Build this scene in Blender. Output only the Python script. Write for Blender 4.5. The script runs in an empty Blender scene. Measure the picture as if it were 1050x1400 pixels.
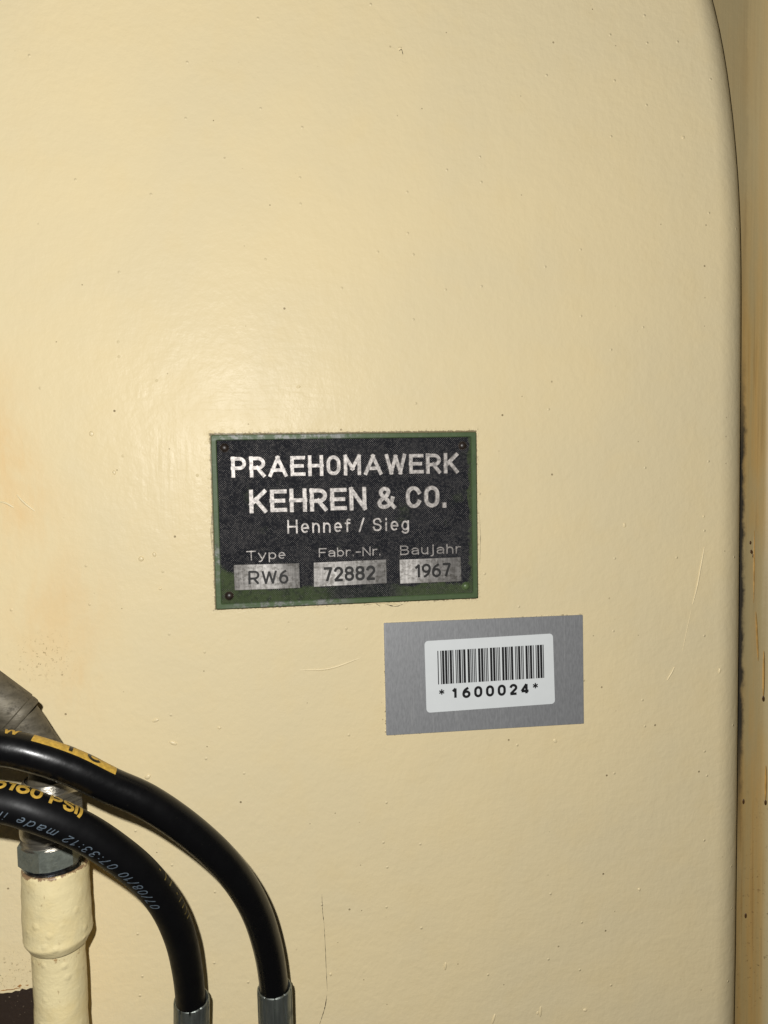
import bpy, math, random
from mathutils import Vector, Matrix
random.seed(7)
PI = math.pi
sc = bpy.context.scene
COL = sc.collection
MM = 0.001                                   # everything below is written in millimetres

# ------------------------------------------------------------------ camera
CAM = Vector((-28.8505, -288.455, 18.958))
RGT = Vector((0.9890608, -0.14642715, -0.01782751))
UPV = Vector((0.02598665, 0.05399891, 0.99820279))
FWD = Vector((0.14520133, 0.98774653, -0.05721335))
cam_d = bpy.data.cameras.new('camera')
cam = bpy.data.objects.new('camera', cam_d)
COL.objects.link(cam)
cam.matrix_world = Matrix(((RGT.x, UPV.x, -FWD.x, CAM.x * MM), (RGT.y, UPV.y, -FWD.y, CAM.y * MM),
                           (RGT.z, UPV.z, -FWD.z, CAM.z * MM), (0, 0, 0, 1)))
cam_d.sensor_fit = 'VERTICAL'
cam_d.sensor_height = 24.0
cam_d.lens = 18.0
cam_d.clip_start = 0.005
cam_d.clip_end = 20.0
sc.camera = cam

# ------------------------------------------------------------------ dim room light
w = bpy.data.worlds.new('World')
sc.world = w
w.use_nodes = True
bg = w.node_tree.nodes['Background']
bg.inputs[0].default_value = (1.0, 0.93, 0.80, 1)
bg.inputs[1].default_value = 0.03

# ------------------------------------------------------------------ the phone's flash, up and to the left of its lens
ld = bpy.data.lights.new('flash', 'POINT')
ld.energy = 3.35
ld.shadow_soft_size = 0.0028
ld.color = (1.0, 0.99, 0.965)
fl = bpy.data.objects.new('flash', ld)
COL.objects.link(fl)
fl.location = (-0.052, -0.285, 0.048)
FLASH_AXIS = Vector((0.10, 1.0, -0.05))
fl.rotation_euler = FLASH_AXIS.to_track_quat('Z', 'Y').to_euler()
ld.use_nodes = True
nt = ld.node_tree
em = nt.nodes['Emission']
tc = nt.nodes.new('ShaderNodeTexCoord')      # the flash lens spreads its beam: stronger towards the sides
sx = nt.nodes.new('ShaderNodeSeparateXYZ')
nt.links.new(tc.outputs['Normal'], sx.inputs[0])
def lm(op, a, b=None):
    n = nt.nodes.new('ShaderNodeMath'); n.operation = op
    for i, v in enumerate((a, b)):
        if v is None: continue
        if isinstance(v, (int, float)): n.inputs[i].default_value = v
        else: nt.links.new(v, n.inputs[i])
    return n.outputs[0]
cosv = lm('MAXIMUM', lm('ABSOLUTE', sx.outputs[2]), 0.45)
nt.links.new(lm('MULTIPLY', lm('POWER', cosv, -2.0), 1.0), em.inputs['Strength'])

sc.view_settings.view_transform = 'Standard'
sc.view_settings.look = 'None'
sc.view_settings.exposure = 0.0
sc.view_settings.gamma = 1.0
sc.render.engine = 'CYCLES'
sc.cycles.max_bounces = 6
sc.cycles.sample_clamp_indirect = 4.0

# ------------------------------------------------------------------ helpers
def at(px, py, h=0.0):
    """point h millimetres in front of the housing face, met by the sight line through a photo pixel"""
    d = FWD + RGT * ((px - 525) / 1050.0) - UPV * ((py - 700) / 1050.0)
    t = (-h - CAM.y) / d.y
    return CAM + d * t

def mesh(name, verts, faces, mat, parent=None, smooth=None, mats=None, idx=None):
    me = bpy.data.meshes.new(name)
    me.from_pydata([(v[0] * MM, v[1] * MM, v[2] * MM) for v in verts], [], faces)
    for m in (mats or [mat]): me.materials.append(m)
    if idx: me.polygons.foreach_set('material_index', idx)
    if smooth is not None:
        me.shade_smooth()
        me.set_sharp_from_angle(angle=math.radians(smooth))
    me.update()
    o = bpy.data.objects.new(name, me)
    COL.objects.link(o)
    if parent: o.parent = parent
    return o

def thing(name, label, cat, loc, group=None):
    o = bpy.data.objects.new(name, None)
    o.empty_display_size = 0.01
    COL.objects.link(o)
    o.location = [c * MM for c in loc]
    tag(o, label, cat, group)
    return o

def tag(o, label, cat=None, group=None):
    o['label'] = label
    if cat: o['category'] = cat
    if group: o['group'] = group
    return o

def local(verts, root):
    l = Vector((0, 0, 0))
    while root: l += root.location / MM; root = root.parent
    return [(v[0] - l.x, v[1] - l.y, v[2] - l.z) for v in verts]

class MB:
    def __init__(s): s.v = []; s.f = []
    def add(s, v, f):
        n = len(s.v); s.v += [tuple(p) for p in v]; s.f += [tuple(i + n for i in q) for q in f]
    def build(s, name, mat, parent=None, smooth=None):
        return mesh(name, local(s.v, parent) if parent else s.v, s.f, mat, parent, smooth)

def lathe(profile, c, axis=(0, 0, 1), n=48, closed=False, ref=(1, 0, 0)):
    a = Vector(axis).normalized(); u = Vector(ref); u = (u - a * u.dot(a)).normalized(); wv = a.cross(u)
    V = []; F = []
    for r, z in profile:
        for k in range(n):
            t = 2 * PI * k / n
            V.append(Vector(c) + a * z + (u * math.cos(t) + wv * math.sin(t)) * r)
    m = len(profile)
    for i in range(m - 1):
        for k in range(n):
            F.append((i * n + k, i * n + (k + 1) % n, (i + 1) * n + (k + 1) % n, (i + 1) * n + k))
    if closed:
        F.append(tuple(range(n))[::-1]); F.append(tuple((m - 1) * n + k for k in range(n)))
    return V, F

def spline(P, n):
    """Catmull-Rom through P, n samples per span"""
    P = [Vector(p) for p in P]
    out = []
    Q = [P[0] * 2 - P[1]] + P + [P[-1] * 2 - P[-2]]
    for i in range(1, len(Q) - 2):
        a, b, c, d = Q[i - 1:i + 3]
        for k in range(n):
            t = k / n
            out.append(0.5 * (2 * b + (c - a) * t + (2 * a - 5 * b + 4 * c - d) * t * t + (3 * b - a - 3 * c + d) * t ** 3))
    out.append(P[-1])
    return out

def tube(path, rad, n=24, cap=True):
    V = []; F = []
    m = len(path)
    N = None
    for i, p in enumerate(path):
        T = (path[min(i + 1, m - 1)] - path[max(i - 1, 0)]).normalized()
        if N is None:
            N = Vector((0, -1, 0)) if abs(T.y) < .9 else Vector((1, 0, 0))
        N = (N - T * N.dot(T)).normalized(); B = T.cross(N)
        r = rad(i / (m - 1)) if callable(rad) else rad
        for k in range(n):
            a = 2 * PI * k / n
            V.append(p + (N * math.cos(a) + B * math.sin(a)) * r)
    for i in range(m - 1):
        for k in range(n):
            F.append((i * n + k, i * n + (k + 1) % n, (i + 1) * n + (k + 1) % n, (i + 1) * n + k))
    if cap:
        F.append(tuple(range(n))[::-1]); F.append(tuple((m - 1) * n + k for k in range(n)))
    return V, F

# ------------------------------------------------------------------ node helpers
class NT:
    def __init__(s, name):
        s.m = bpy.data.materials.new(name); s.m.use_nodes = True
        s.t = s.m.node_tree; s.p = s.t.nodes['Principled BSDF']
        s.tc = s.t.nodes.new('ShaderNodeTexCoord')
        s.obj = s.tc.outputs['Object']
        s._xyz = None
    def put(s, sock, v):
        if isinstance(v, bpy.types.NodeSocket): s.t.links.new(v, sock)
        elif isinstance(v, (tuple, list)): sock.default_value = (*v, 1) if len(v) == 3 and sock.type == 'RGBA' else v
        else: sock.default_value = v
    def math(s, op, a, b=0.0, clamp=False):
        n = s.t.nodes.new('ShaderNodeMath'); n.operation = op; n.use_clamp = clamp
        s.put(n.inputs[0], a); s.put(n.inputs[1], b); return n.outputs[0]
    def xyz(s):
        if not s._xyz:
            n = s.t.nodes.new('ShaderNodeSeparateXYZ'); s.t.links.new(s.obj, n.inputs[0]); s._xyz = n.outputs
        return s._xyz
    def map(s, scale=(1, 1, 1), rot=(0, 0, 0), loc=(0, 0, 0)):
        n = s.t.nodes.new('ShaderNodeMapping'); s.t.links.new(s.obj, n.inputs[0])
        n.inputs['Scale'].default_value = scale; n.inputs['Rotation'].default_value = rot; n.inputs['Location'].default_value = loc
        return n.outputs[0]
    def noise(s, scale, detail=3, rough=.5, vec=None, dist=0.0):
        n = s.t.nodes.new('ShaderNodeTexNoise')
        s.t.links.new(vec or s.obj, n.inputs['Vector'])
        n.inputs['Scale'].default_value = scale; n.inputs['Detail'].default_value = detail
        n.inputs['Roughness'].default_value = rough; n.inputs['Distortion'].default_value = dist
        return n.outputs['Fac']
    def face(s, dx=0.0, dz=0.0):
        """the face's own x and z as a 2-D vector"""
        X, Y, Z = s.xyz(); n = s.t.nodes.new('ShaderNodeCombineXYZ')
        s.put(n.inputs[0], s.math('ADD', X, dx)); s.put(n.inputs[1], s.math('ADD', Z, dz)); return n.outputs[0]
    def vor(s, scale, vec=None, out='Distance', feature='F1', rnd=1.0):
        n = s.t.nodes.new('ShaderNodeTexVoronoi'); n.feature = feature
        if vec: n.voronoi_dimensions = '2D'
        s.t.links.new(vec or s.obj, n.inputs['Vector']); n.inputs['Scale'].default_value = scale
        n.inputs['Randomness'].default_value = rnd
        return n.outputs[out]
    def ramp(s, v, a, b, c=0.0, d=1.0, smooth=True):
        n = s.t.nodes.new('ShaderNodeMapRange'); n.interpolation_type = 'SMOOTHSTEP' if smooth else 'LINEAR'; n.clamp = True
        s.put(n.inputs['Value'], v)
        for k, x in zip(('From Min', 'From Max', 'To Min', 'To Max'), (a, b, c, d)): s.put(n.inputs[k], x)
        return n.outputs['Result']
    def mix(s, f, a, b):
        n = s.t.nodes.new('ShaderNodeMix'); n.data_type = 'RGBA'
        s.put(n.inputs[0], f); s.put(n.inputs[6], a); s.put(n.inputs[7], b); return n.outputs[2]
    def bump(s, h, dist, strength=1.0, prev=None):
        n = s.t.nodes.new('ShaderNodeBump'); n.inputs['Distance'].default_value = dist * MM
        s.put(n.inputs['Strength'], strength); s.t.links.new(h, n.inputs['Height'])
        if prev: s.t.links.new(prev, n.inputs['Normal'])
        return n.outputs[0]
    def box(s, cx, cz, hx, hz):
        """signed distance (mm) to a rectangle on the face"""
        X, Y, Z = s.xyz()
        ax = s.math('SUBTRACT', s.math('ABSOLUTE', s.math('SUBTRACT', X, cx * MM)), hx * MM)
        az = s.math('SUBTRACT', s.math('ABSOLUTE', s.math('SUBTRACT', Z, cz * MM)), hz * MM)
        return s.math('MULTIPLY', s.math('MAXIMUM', ax, az), 1000.0)
    def blob(s, px, py, rx, rz):
        """1 at a place on the face, falling to 0 at an ellipse around it"""
        P = at(px, py)
        X, Y, Z = s.xyz()
        a = s.math('DIVIDE', s.math('SUBTRACT', X, P.x * MM), rx * MM)
        b = s.math('DIVIDE', s.math('SUBTRACT', Z, P.z * MM), rz * MM)
        d = s.math('SQRT', s.math('ADD', s.math('MULTIPLY', a, a), s.math('MULTIPLY', b, b)))
        return s.ramp(d, 1.0, 0.0)
    def done(s, **kw):
        for k, v in kw.items():
            s.put(s.p.inputs[{'base': 'Base Color', 'rough': 'Roughness', 'metal': 'Metallic', 'normal': 'Normal', 'spec': 'Specular IOR Level', 'coat': 'Coat Weight', 'coatr': 'Coat Roughness'}[k]], v)
        return s.m

CREAM = (0.772, 0.640, 0.385)
CREAM2 = (0.738, 0.622, 0.388)
OCHRE = (0.66, 0.43, 0.18)

# plate and tag rectangles on the face (mm), measured on their front surfaces
PH, TH = 2.2, 0.6
pc = [at(x, y, PH) for x, y in ((287, 593), (650, 591.7), (654.8, 817.6), (296.7, 832.9))]
tg = [at(x, y, TH) for x, y in ((524.8, 851.9), (796.7, 840.7), (798.2, 989.2), (528.3, 1005.4))]
def rect(c):
    x0 = (c[0].x + c[3].x) / 2; x1 = (c[1].x + c[2].x) / 2; z1 = (c[0].z + c[1].z) / 2; z0 = (c[2].z + c[3].z) / 2
    return (x0 + x1) / 2, (z0 + z1) / 2, (x1 - x0) / 2, (z1 - z0) / 2
PR = rect(pc)
TR = rect(tg)

def mat_wall():
    n = NT('cream_gloss_paint')
    big = n.noise(14, 3, .55)
    mid = n.noise(60, 4, .6)
    base = n.mix(n.ramp(big, .35, .65), CREAM, CREAM2)
    base = n.mix(n.math('MULTIPLY', n.ramp(mid, .45, .75), .25), base, (0.755, 0.60, 0.325))
    # old rust bleeding through on the left
    st = n.math('MAXIMUM', n.blob(0, 640, 22, 52), n.math('MULTIPLY', n.blob(75, 840, 30, 42), .6))
    st = n.math('MAXIMUM', st, n.math('MULTIPLY', n.blob(30, 700, 26, 24), .7))
    st = n.math('MAXIMUM', st, n.math('MULTIPLY', n.blob(110, 930, 14, 26), .55))
    st = n.math('MULTIPLY', st, n.math('ADD', n.ramp(n.noise(45, 5, .65, n.map((1, 1, .45)), .6), .32, .66), n.math('MULTIPLY', n.ramp(n.noise(150, 4, .7, n.map((1.6, 1, .25))), .45, .7), .35)), clamp=True)
    base = n.mix(n.math('MULTIPLY', st, .62), base, (0.76, 0.50, 0.22))
    grime = n.math('MAXIMUM', n.blob(60, 900, 16, 14), n.blob(20, 1330, 20, 14))
    grime = n.math('MAXIMUM', grime, n.blob(55, 905, 9, 9))
    sp2 = n.math('MULTIPLY', n.ramp(n.noise(700, 3, .7), .57, .66), grime)
    base = n.mix(n.math('MULTIPLY', sp2, .7), base, (0.25, 0.17, 0.07))
    # pin-holes and specks
    def specks(scale, lo, keep, vec=None):
        d = n.vor(scale, vec)
        c = n.vor(scale, vec, 'Color')
        sep = n.t.nodes.new('ShaderNodeSeparateColor'); n.t.links.new(c, sep.inputs[0])
        return n.math('MULTIPLY', n.ramp(d, lo, lo * .55), n.math('GREATER_THAN', sep.outputs[0], keep)), sep.outputs[1]
    s1, r1 = specks(48, .022, .84, n.face(.5, .5))
    s2, r2 = specks(105, .028, .91, n.face(.731, .617))
    speck = n.math('MAXIMUM', n.math('MULTIPLY', s1, n.ramp(r1, 0, 1, .15, 1)), n.math('MULTIPLY', s2, n.ramp(r2, 0, 1, .1, .8)))
    base = n.mix(n.math('MULTIPLY', speck, .8), base, (0.16, 0.10, 0.04))
    # dirt caught along nameplate and tag edges, plus the plate's contact shadow painted in
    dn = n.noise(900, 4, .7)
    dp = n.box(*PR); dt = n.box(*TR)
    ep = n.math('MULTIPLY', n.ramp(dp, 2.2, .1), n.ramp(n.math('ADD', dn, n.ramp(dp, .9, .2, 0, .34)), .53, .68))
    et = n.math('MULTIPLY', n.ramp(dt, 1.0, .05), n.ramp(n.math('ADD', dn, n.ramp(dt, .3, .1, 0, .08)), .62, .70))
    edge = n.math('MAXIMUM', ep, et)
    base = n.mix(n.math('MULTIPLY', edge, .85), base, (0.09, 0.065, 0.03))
    # scuffed edge of the rounded side is a touch duller
    # relief: brush marks, orange peel, runs
    peel = n.noise(330, 3, .55)
    peel2 = n.noise(110, 2, .5)
    cut = n.math('MAXIMUM', n.blob(360, 560, 62, 18), 0.0)
    cutv = n.blob(235, 650, 18, 40)
    brush_h = n.noise(260, 2, .5, n.map((.22, 1, 1.5)))
    brush_v = n.noise(260, 2, .5, n.map((1.5, 1, .2)))
    brush_d = n.noise(150, 3, .55, n.map((1, 1, .3), (0, math.radians(35), 0)))
    b = n.bump(peel2, .45, .55)
    b = n.bump(peel, .24, .6, b)
    b = n.bump(n.noise(620, 3, .6), .14, .6, b)
    b = n.bump(brush_d, .25, .30, b)
    b = n.bump(brush_h, .40, n.math('MULTIPLY', cut, .55), b)
    b = n.bump(brush_v, .40, n.math('MULTIPLY', cutv, .6), b)
    pd = n.vor(75, n.face(.2, .15))
    pc_ = n.vor(75, n.face(.2, .15), 'Color')
    sep = n.t.nodes.new('ShaderNodeSeparateColor'); n.t.links.new(pc_, sep.inputs[0])
    pim = n.math('MULTIPLY', n.ramp(pd, .050, 0), n.math('GREATER_THAN', sep.outputs[0], .82))
    b = n.bump(pim, .25, 1.0, b)
    b = n.bump(speck, -.25, .8, b)
    chips = n.math('MULTIPLY', n.ramp(dp, 3.2, .3), n.ramp(n.noise(330, 4, .7), .47, .68))
    b = n.bump(chips, .22, .5, b)
    return n.done(base=base, rough=n.ramp(mid, .3, .7, .34, .43), normal=b, spec=.16)

def mat_side():
    n = NT('stained_cream_paint')
    X, Y, Z = n.xyz()
    streak = n.noise(90, 4, .6, n.map((3.0, 1, .10)))
    streak2 = n.noise(260, 3, .6, n.map((2.2, 1, .05)))
    pat = n.noise(30, 3, .6, n.map((1, 1, .35)))
    xl = n.math('MULTIPLY', X, 1000.0)
    base = n.mix(n.ramp(streak, .3, .7), (0.37, 0.27, 0.115), (0.42, 0.265, 0.09))
    base = n.mix(n.math('MULTIPLY', n.ramp(streak2, .5, .72), .6), base, (0.27, 0.165, 0.055))
    base = n.mix(n.math('MULTIPLY', n.ramp(pat, .5, .68), .55), base, (0.34, 0.29, 0.16))
    top = n.ramp(Z, .06, .17)
    base = n.mix(n.math('MULTIPLY', top, .6), base, (0.47, 0.375, 0.20))
    base = n.mix(n.ramp(n.math('ADD', xl, n.math('MULTIPLY', streak, 4.0)), SIDE_X + 12.0, SIDE_X + 16.0), base, (0.45, 0.38, 0.215))
    # black dirt packed against the housing over the middle of the height
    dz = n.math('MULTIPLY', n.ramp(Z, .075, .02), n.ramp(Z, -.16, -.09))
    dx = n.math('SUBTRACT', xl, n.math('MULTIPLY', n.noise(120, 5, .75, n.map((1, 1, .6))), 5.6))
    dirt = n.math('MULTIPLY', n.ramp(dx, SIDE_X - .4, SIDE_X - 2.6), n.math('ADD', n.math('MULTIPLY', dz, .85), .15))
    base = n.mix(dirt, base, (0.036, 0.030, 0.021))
    gr = n.ramp(n.noise(500, 4, .7), .60, .70)
    low = n.ramp(Z, -.10, -.17)
    base = n.mix(n.math('MULTIPLY', n.math('MULTIPLY', gr, low), .75), base, (0.10, 0.06, 0.025))
    b = n.bump(n.noise(200, 3, .6), .25, .6)
    b = n.bump(streak2, .2, .5, b)
    return n.done(base=base, rough=.5, normal=b, spec=.35)

def mat_pipe():
    n = NT('thick_cream_paint_on_pipe')
    X, Y, Z = n.xyz()
    base = n.mix(n.ramp(n.noise(90, 4, .6), .4, .7), (0.74, 0.63, 0.36), (0.71, 0.58, 0.30))
    zz = n.math('MULTIPLY', Z, 1000.0)                   # local z: 0 at the rim, negative below
    rn = n.noise(380, 4, .65)
    rim = n.ramp(n.math('ADD', zz, n.math('MULTIPLY', rn, 5.2)), 1.9, 2.5)
    base = n.mix(n.math('MULTIPLY', rim, .9), base, (0.21, 0.115, 0.06))
    step = n.math('MULTIPLY', n.ramp(n.math('ABSOLUTE', n.math('ADD', zz, 30.0)), 2.4, .2), n.ramp(n.noise(330, 4, .6), .56, .66))
    base = n.mix(n.math('MULTIPLY', step, .9), base, (0.30, 0.15, 0.05))
    d = n.ramp(n.noise(520, 3, .6, n.map((1, 1, .6))), .66, .73)
    base = n.mix(n.math('MULTIPLY', d, .55), base, (0.33, 0.22, 0.10))
    b = n.bump(n.noise(170, 4, .6), .6, .55)
    b = n.bump(n.noise(420, 3, .6), .35, .6, b)
    b = n.bump(n.ramp(n.vor(170), .28, .05), .35, .6, b)
    return n.done(base=base, rough=.42, normal=b, spec=.4)

def mat_steel(name, base, rough, var=.25, scale=(1, 1, 1), dirt=(.06, .05, .035), dm=.5, bump=.12, metal=1.0):
    n = NT(name)
    g = n.noise(500, 4, .65, n.map(scale))
    c = n.mix(n.ramp(g, .3, .7), tuple(x * (1 - var) for x in base), base)
    dd = n.ramp(n.noise(260, 5, .7), .5, .68)
    c = n.mix(n.math('MULTIPLY', dd, dm), c, dirt)
    r = n.math('ADD', n.math('MULTIPLY', dd, .2), n.ramp(g, .2, .8, rough - .06, rough + .08))
    b = n.bump(g, bump, .7)
    return n.done(base=c, rough=r, metal=metal, normal=b)

def mat_flat(name, col, rough=.5, metal=0.0, spec=.4, nscale=300, var=.2, bump=.1):
    n = NT(name)
    g = n.noise(nscale, 4, .65)
    c = n.mix(n.ramp(g, .3, .7), tuple(x * (1 - var) for x in col), tuple(min(1, x * (1 + var * .6)) for x in col))
    return n.done(base=c, rough=rough, metal=metal, spec=spec, normal=n.bump(g, bump, .6))

def mat_hose(r0=.25, r1=.34, sp=.30):
    n = NT('black_hose_rubber')
    g = n.noise(220, 4, .6)
    dust = n.ramp(n.noise(900, 4, .7), .66, .76)
    c = n.mix(n.math('MULTIPLY', dust, .4), (0.0028, 0.0028, 0.0032), (0.03, 0.027, 0.02))
    b = n.bump(n.noise(600, 3, .6), .05, .6)
    return n.done(base=c, rough=n.ramp(g, .3, .7, r0, r1), normal=b, spec=sp)

def mat_field():
    """black lacquer on the knurled ground of the nameplate, rubbed bare on its tips, green overpaint creeping in"""
    n = NT('worn_black_lacquer')
    X, Y, Z = n.xyz()
    tip = n.ramp(Y, -1.60 * MM, -1.78 * MM)
    wear = n.math('ADD', n.math('MULTIPLY', n.ramp(n.noise(110, 3, .6), .3, .7), .35), n.math('MULTIPLY', n.ramp(n.noise(1400, 2, .6), .42, .66), .75), True)
    t = n.math('MULTIPLY', tip, n.ramp(wear, 0, 1, .10, 1.0), clamp=True)
    c = n.mix(n.noise(200, 3), (0.006, 0.007, 0.012), (0.013, 0.0145, 0.020))
    c = n.mix(t, c, (0.56, 0.53, 0.50))
    # green paint along the bottom and the right edge (local z, x from the plate centre)
    gn = n.noise(170, 5, .7)
    zmm = n.math('MULTIPLY', Z, 1000.0); xmm = n.math('MULTIPLY', X, 1000.0)
    e = n.ramp(n.math('ADD', zmm, n.math('MULTIPLY', n.math('SUBTRACT', gn, .5), 9.0)), -PR[3] + 6.8, -PR[3] + 5.6)
    corner = n.ramp(n.math('ADD', n.math('ADD', n.math('MULTIPLY', xmm, .55), zmm), n.math('MULTIPLY', gn, 8.0)), -PR[2] * .55 - PR[3] + 21.5, -PR[2] * .55 - PR[3] + 19.5)
    r = n.ramp(n.math('ADD', xmm, n.math('MULTIPLY', n.math('SUBTRACT', gn, .5), 8.0)), PR[2] - 3.6, PR[2] - 2.8)
    gap = n.ramp(n.math('ABSOLUTE', n.math('ADD', xmm, -5.0)), 9.0, 17.0, .12, .9)
    gr = n.math('MAXIMUM', n.math('MULTIPLY', e, gap), n.math('MAXIMUM', corner, n.math('MULTIPLY', r, .8)))
    patch = n.math('MULTIPLY', n.ramp(n.noise(75, 5, .75), .58, .72), .4)
    gr = n.math('MAXIMUM', gr, patch)
    gr = n.math('MULTIPLY', gr, n.ramp(n.noise(500, 4, .7), .30, .55, .45, 1.0))
    c = n.mix(n.math('MULTIPLY', gr, .85), c, n.mix(gn, (0.060, 0.085, 0.036), (0.100, 0.130, 0.058)))
    met = n.math('MULTIPLY', t, n.math('SUBTRACT', .8, n.math('MULTIPLY', gr, .8), True))
    return n.done(base=c, rough=.42, metal=met, spec=.4)

def mat_frame():
    n = NT('green_paint_over_zinc')
    X, Y, Z = n.xyz()
    g = n.noise(160, 5, .7)
    c = n.mix(n.noise(320, 4, .6), (0.048, 0.082, 0.034), (0.085, 0.125, 0.052))
    zmm = n.math('MULTIPLY', Z, 1000.0); xmm = n.math('MULTIPLY', X, 1000.0)
    top = n.math('MULTIPLY', n.ramp(zmm, PR[3] - 2.6, PR[3] - 1.6), n.ramp(n.math('ADD', xmm, n.math('MULTIPLY', g, 30.0)), 32.0, 16.0))
    bot = n.math('MULTIPLY', n.ramp(zmm, -PR[3] + 2.6, -PR[3] + 1.6), n.ramp(n.math('ABSOLUTE', n.math('ADD', xmm, 22.0)), 26.0, 14.0))
    lef = n.math('MULTIPLY', n.ramp(xmm, -PR[2] + 2.6, -PR[2] + 1.8), n.ramp(n.math('ABSOLUTE', n.math('ADD', zmm, 15.0)), 9.0, 3.0))
    m = n.math('MAXIMUM', n.math('MAXIMUM', top, bot), n.math('MULTIPLY', lef, .9))
    m = n.math('MULTIPLY', m, n.ramp(n.noise(260, 5, .75), .42, .58))
    any_ = n.ramp(n.noise(420, 5, .8), .63, .68)
    m = n.math('MAXIMUM', m, n.math('MULTIPLY', any_, .7))
    c = n.mix(m, c, n.mix(n.noise(700, 3), (0.11, 0.115, 0.10), (0.25, 0.25, 0.24)))
    dk = n.ramp(n.noise(300, 5, .75, n.map(loc=(.3, .2, .1))), .62, .70)
    c = n.mix(n.math('MULTIPLY', dk, .7), c, (0.03, 0.035, 0.02))
    b = n.bump(g, .25, .8)
    return n.done(base=c, rough=.52, metal=n.math('MULTIPLY', m, .35), normal=b, spec=.35)

def mat_letter(name='rubbed_bare_zinc', k=1.0):
    n = NT(name)
    g = n.noise(800, 4, .75)
    c = n.mix(n.ramp(g, .30, .66), tuple(k * x for x in (0.19, 0.175, 0.165)), tuple(k * x for x in (0.54, 0.50, 0.465)))
    dk = n.ramp(n.noise(330, 5, .8), .58, .70)
    c = n.mix(n.math('MULTIPLY', dk, .65), c, (0.06, 0.055, 0.05))
    return n.done(base=c, rough=.48, metal=.35, normal=n.bump(g, .12, .7), spec=.5)

def mat_datafield():
    n = NT('engraved_bare_metal')
    a = n.noise(420, 3, .6, n.map((1.6, 1, .12)))
    b_ = n.noise(420, 3, .6, n.map((.12, 1, 1.6)))
    g = n.noise(800, 4, .7)
    c = n.mix(n.ramp(n.math('ADD', n.math('MULTIPLY', a, .6), n.math('MULTIPLY', b_, .4)), .4, .62), (0.27, 0.255, 0.24), (0.44, 0.42, 0.395))
    c = n.mix(n.math('MULTIPLY', n.ramp(g, .46, .66), .75), c, (0.12, 0.11, 0.095))
    return n.done(base=c, rough=.45, metal=.5, normal=n.bump(a, .1, .7), spec=.5)

def mat_tag():
    n = NT('ground_stainless_tag')
    a = n.noise(1500, 3, .65, n.map((.9, 1, .25), (0, math.radians(8), 0)))
    s = n.noise(900, 2, .5, n.map((2.0, 1, .03), (0, math.radians(-52), 0)))
    c = n.mix(n.ramp(a, .3, .7), (0.32, 0.325, 0.335), (0.36, 0.365, 0.375))
    c = n.mix(n.math('MULTIPLY', n.ramp(s, .62, .75), .35), c, (0.50, 0.50, 0.50))
    return n.done(base=c, rough=n.ramp(a, .2, .8, .50, .60), metal=.55, normal=n.bump(a, .05, .8), spec=.4)

# ------------------------------------------------------------------ machine housing: flat front rolled back along its right edge
EDGE = [(962, -60), (979, 0), (990.5, 60), (1000, 130), (1006.5, 200), (1010.5, 260), (1012.6, 320), (1013, 380), (1012.5, 500), (1011, 700), (1009.3, 900),
        (1007.3, 1100), (1005, 1300), (1003.5, 1400), (1002, 1480)]
RHO = 17.0
def edge_centre(px, py):
    P = at(px, py); m = (P.x - CAM.x) / 288.455
    return P.x + m * RHO - RHO * math.sqrt(1 + m * m), P.z
ec = [edge_centre(*e) for e in EDGE]
def edge_x(z):
    if z >= ec[0][1]:
        (x0, z0), (x1, z1) = ec[0], ec[1]
        return max(x0 + (x1 - x0) / (z1 - z0) * (z - z0), x0 - 90)
    for (x0, z0), (x1, z1) in zip(ec, ec[1:]):
        if z1 <= z <= z0:
            return x1 + (x0 - x1) * (z - z1) / (z0 - z1)
    return ec[-1][0]
zs = [-320 + k * 8 for k in range(75)]
exs = [edge_x(z) for z in zs]
for _ in range(3):
    exs = [exs[0]] + [(exs[i - 1] + exs[i] * 2 + exs[i + 1]) / 4 for i in range(1, len(exs) - 1)] + [exs[-1]]
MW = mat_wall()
V = []; F = []
NX, NA = 14, 18
for z, x0 in zip(zs, exs):
    row = [(-330 + (x0 + 330) * k / NX, 0.0, z) for k in range(NX + 1)]
    row += [(x0 + RHO * math.sin(a), RHO - RHO * math.cos(a), z) for a in [PI / 2 * k / NA for k in range(1, NA + 1)]]
    row += [(x0 + RHO, 60.0, z)]
    V += row
nc = len(V) // len(zs)
for i in range(len(zs) - 1):
    for k in range(nc - 1):
        F.append((i * nc + k, i * nc + k + 1, (i + 1) * nc + k + 1, (i + 1) * nc + k))
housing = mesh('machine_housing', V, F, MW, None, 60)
tag(housing, 'large cream painted steel machine housing with a rounded right edge, carrying the nameplate', 'machine housing')

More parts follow.
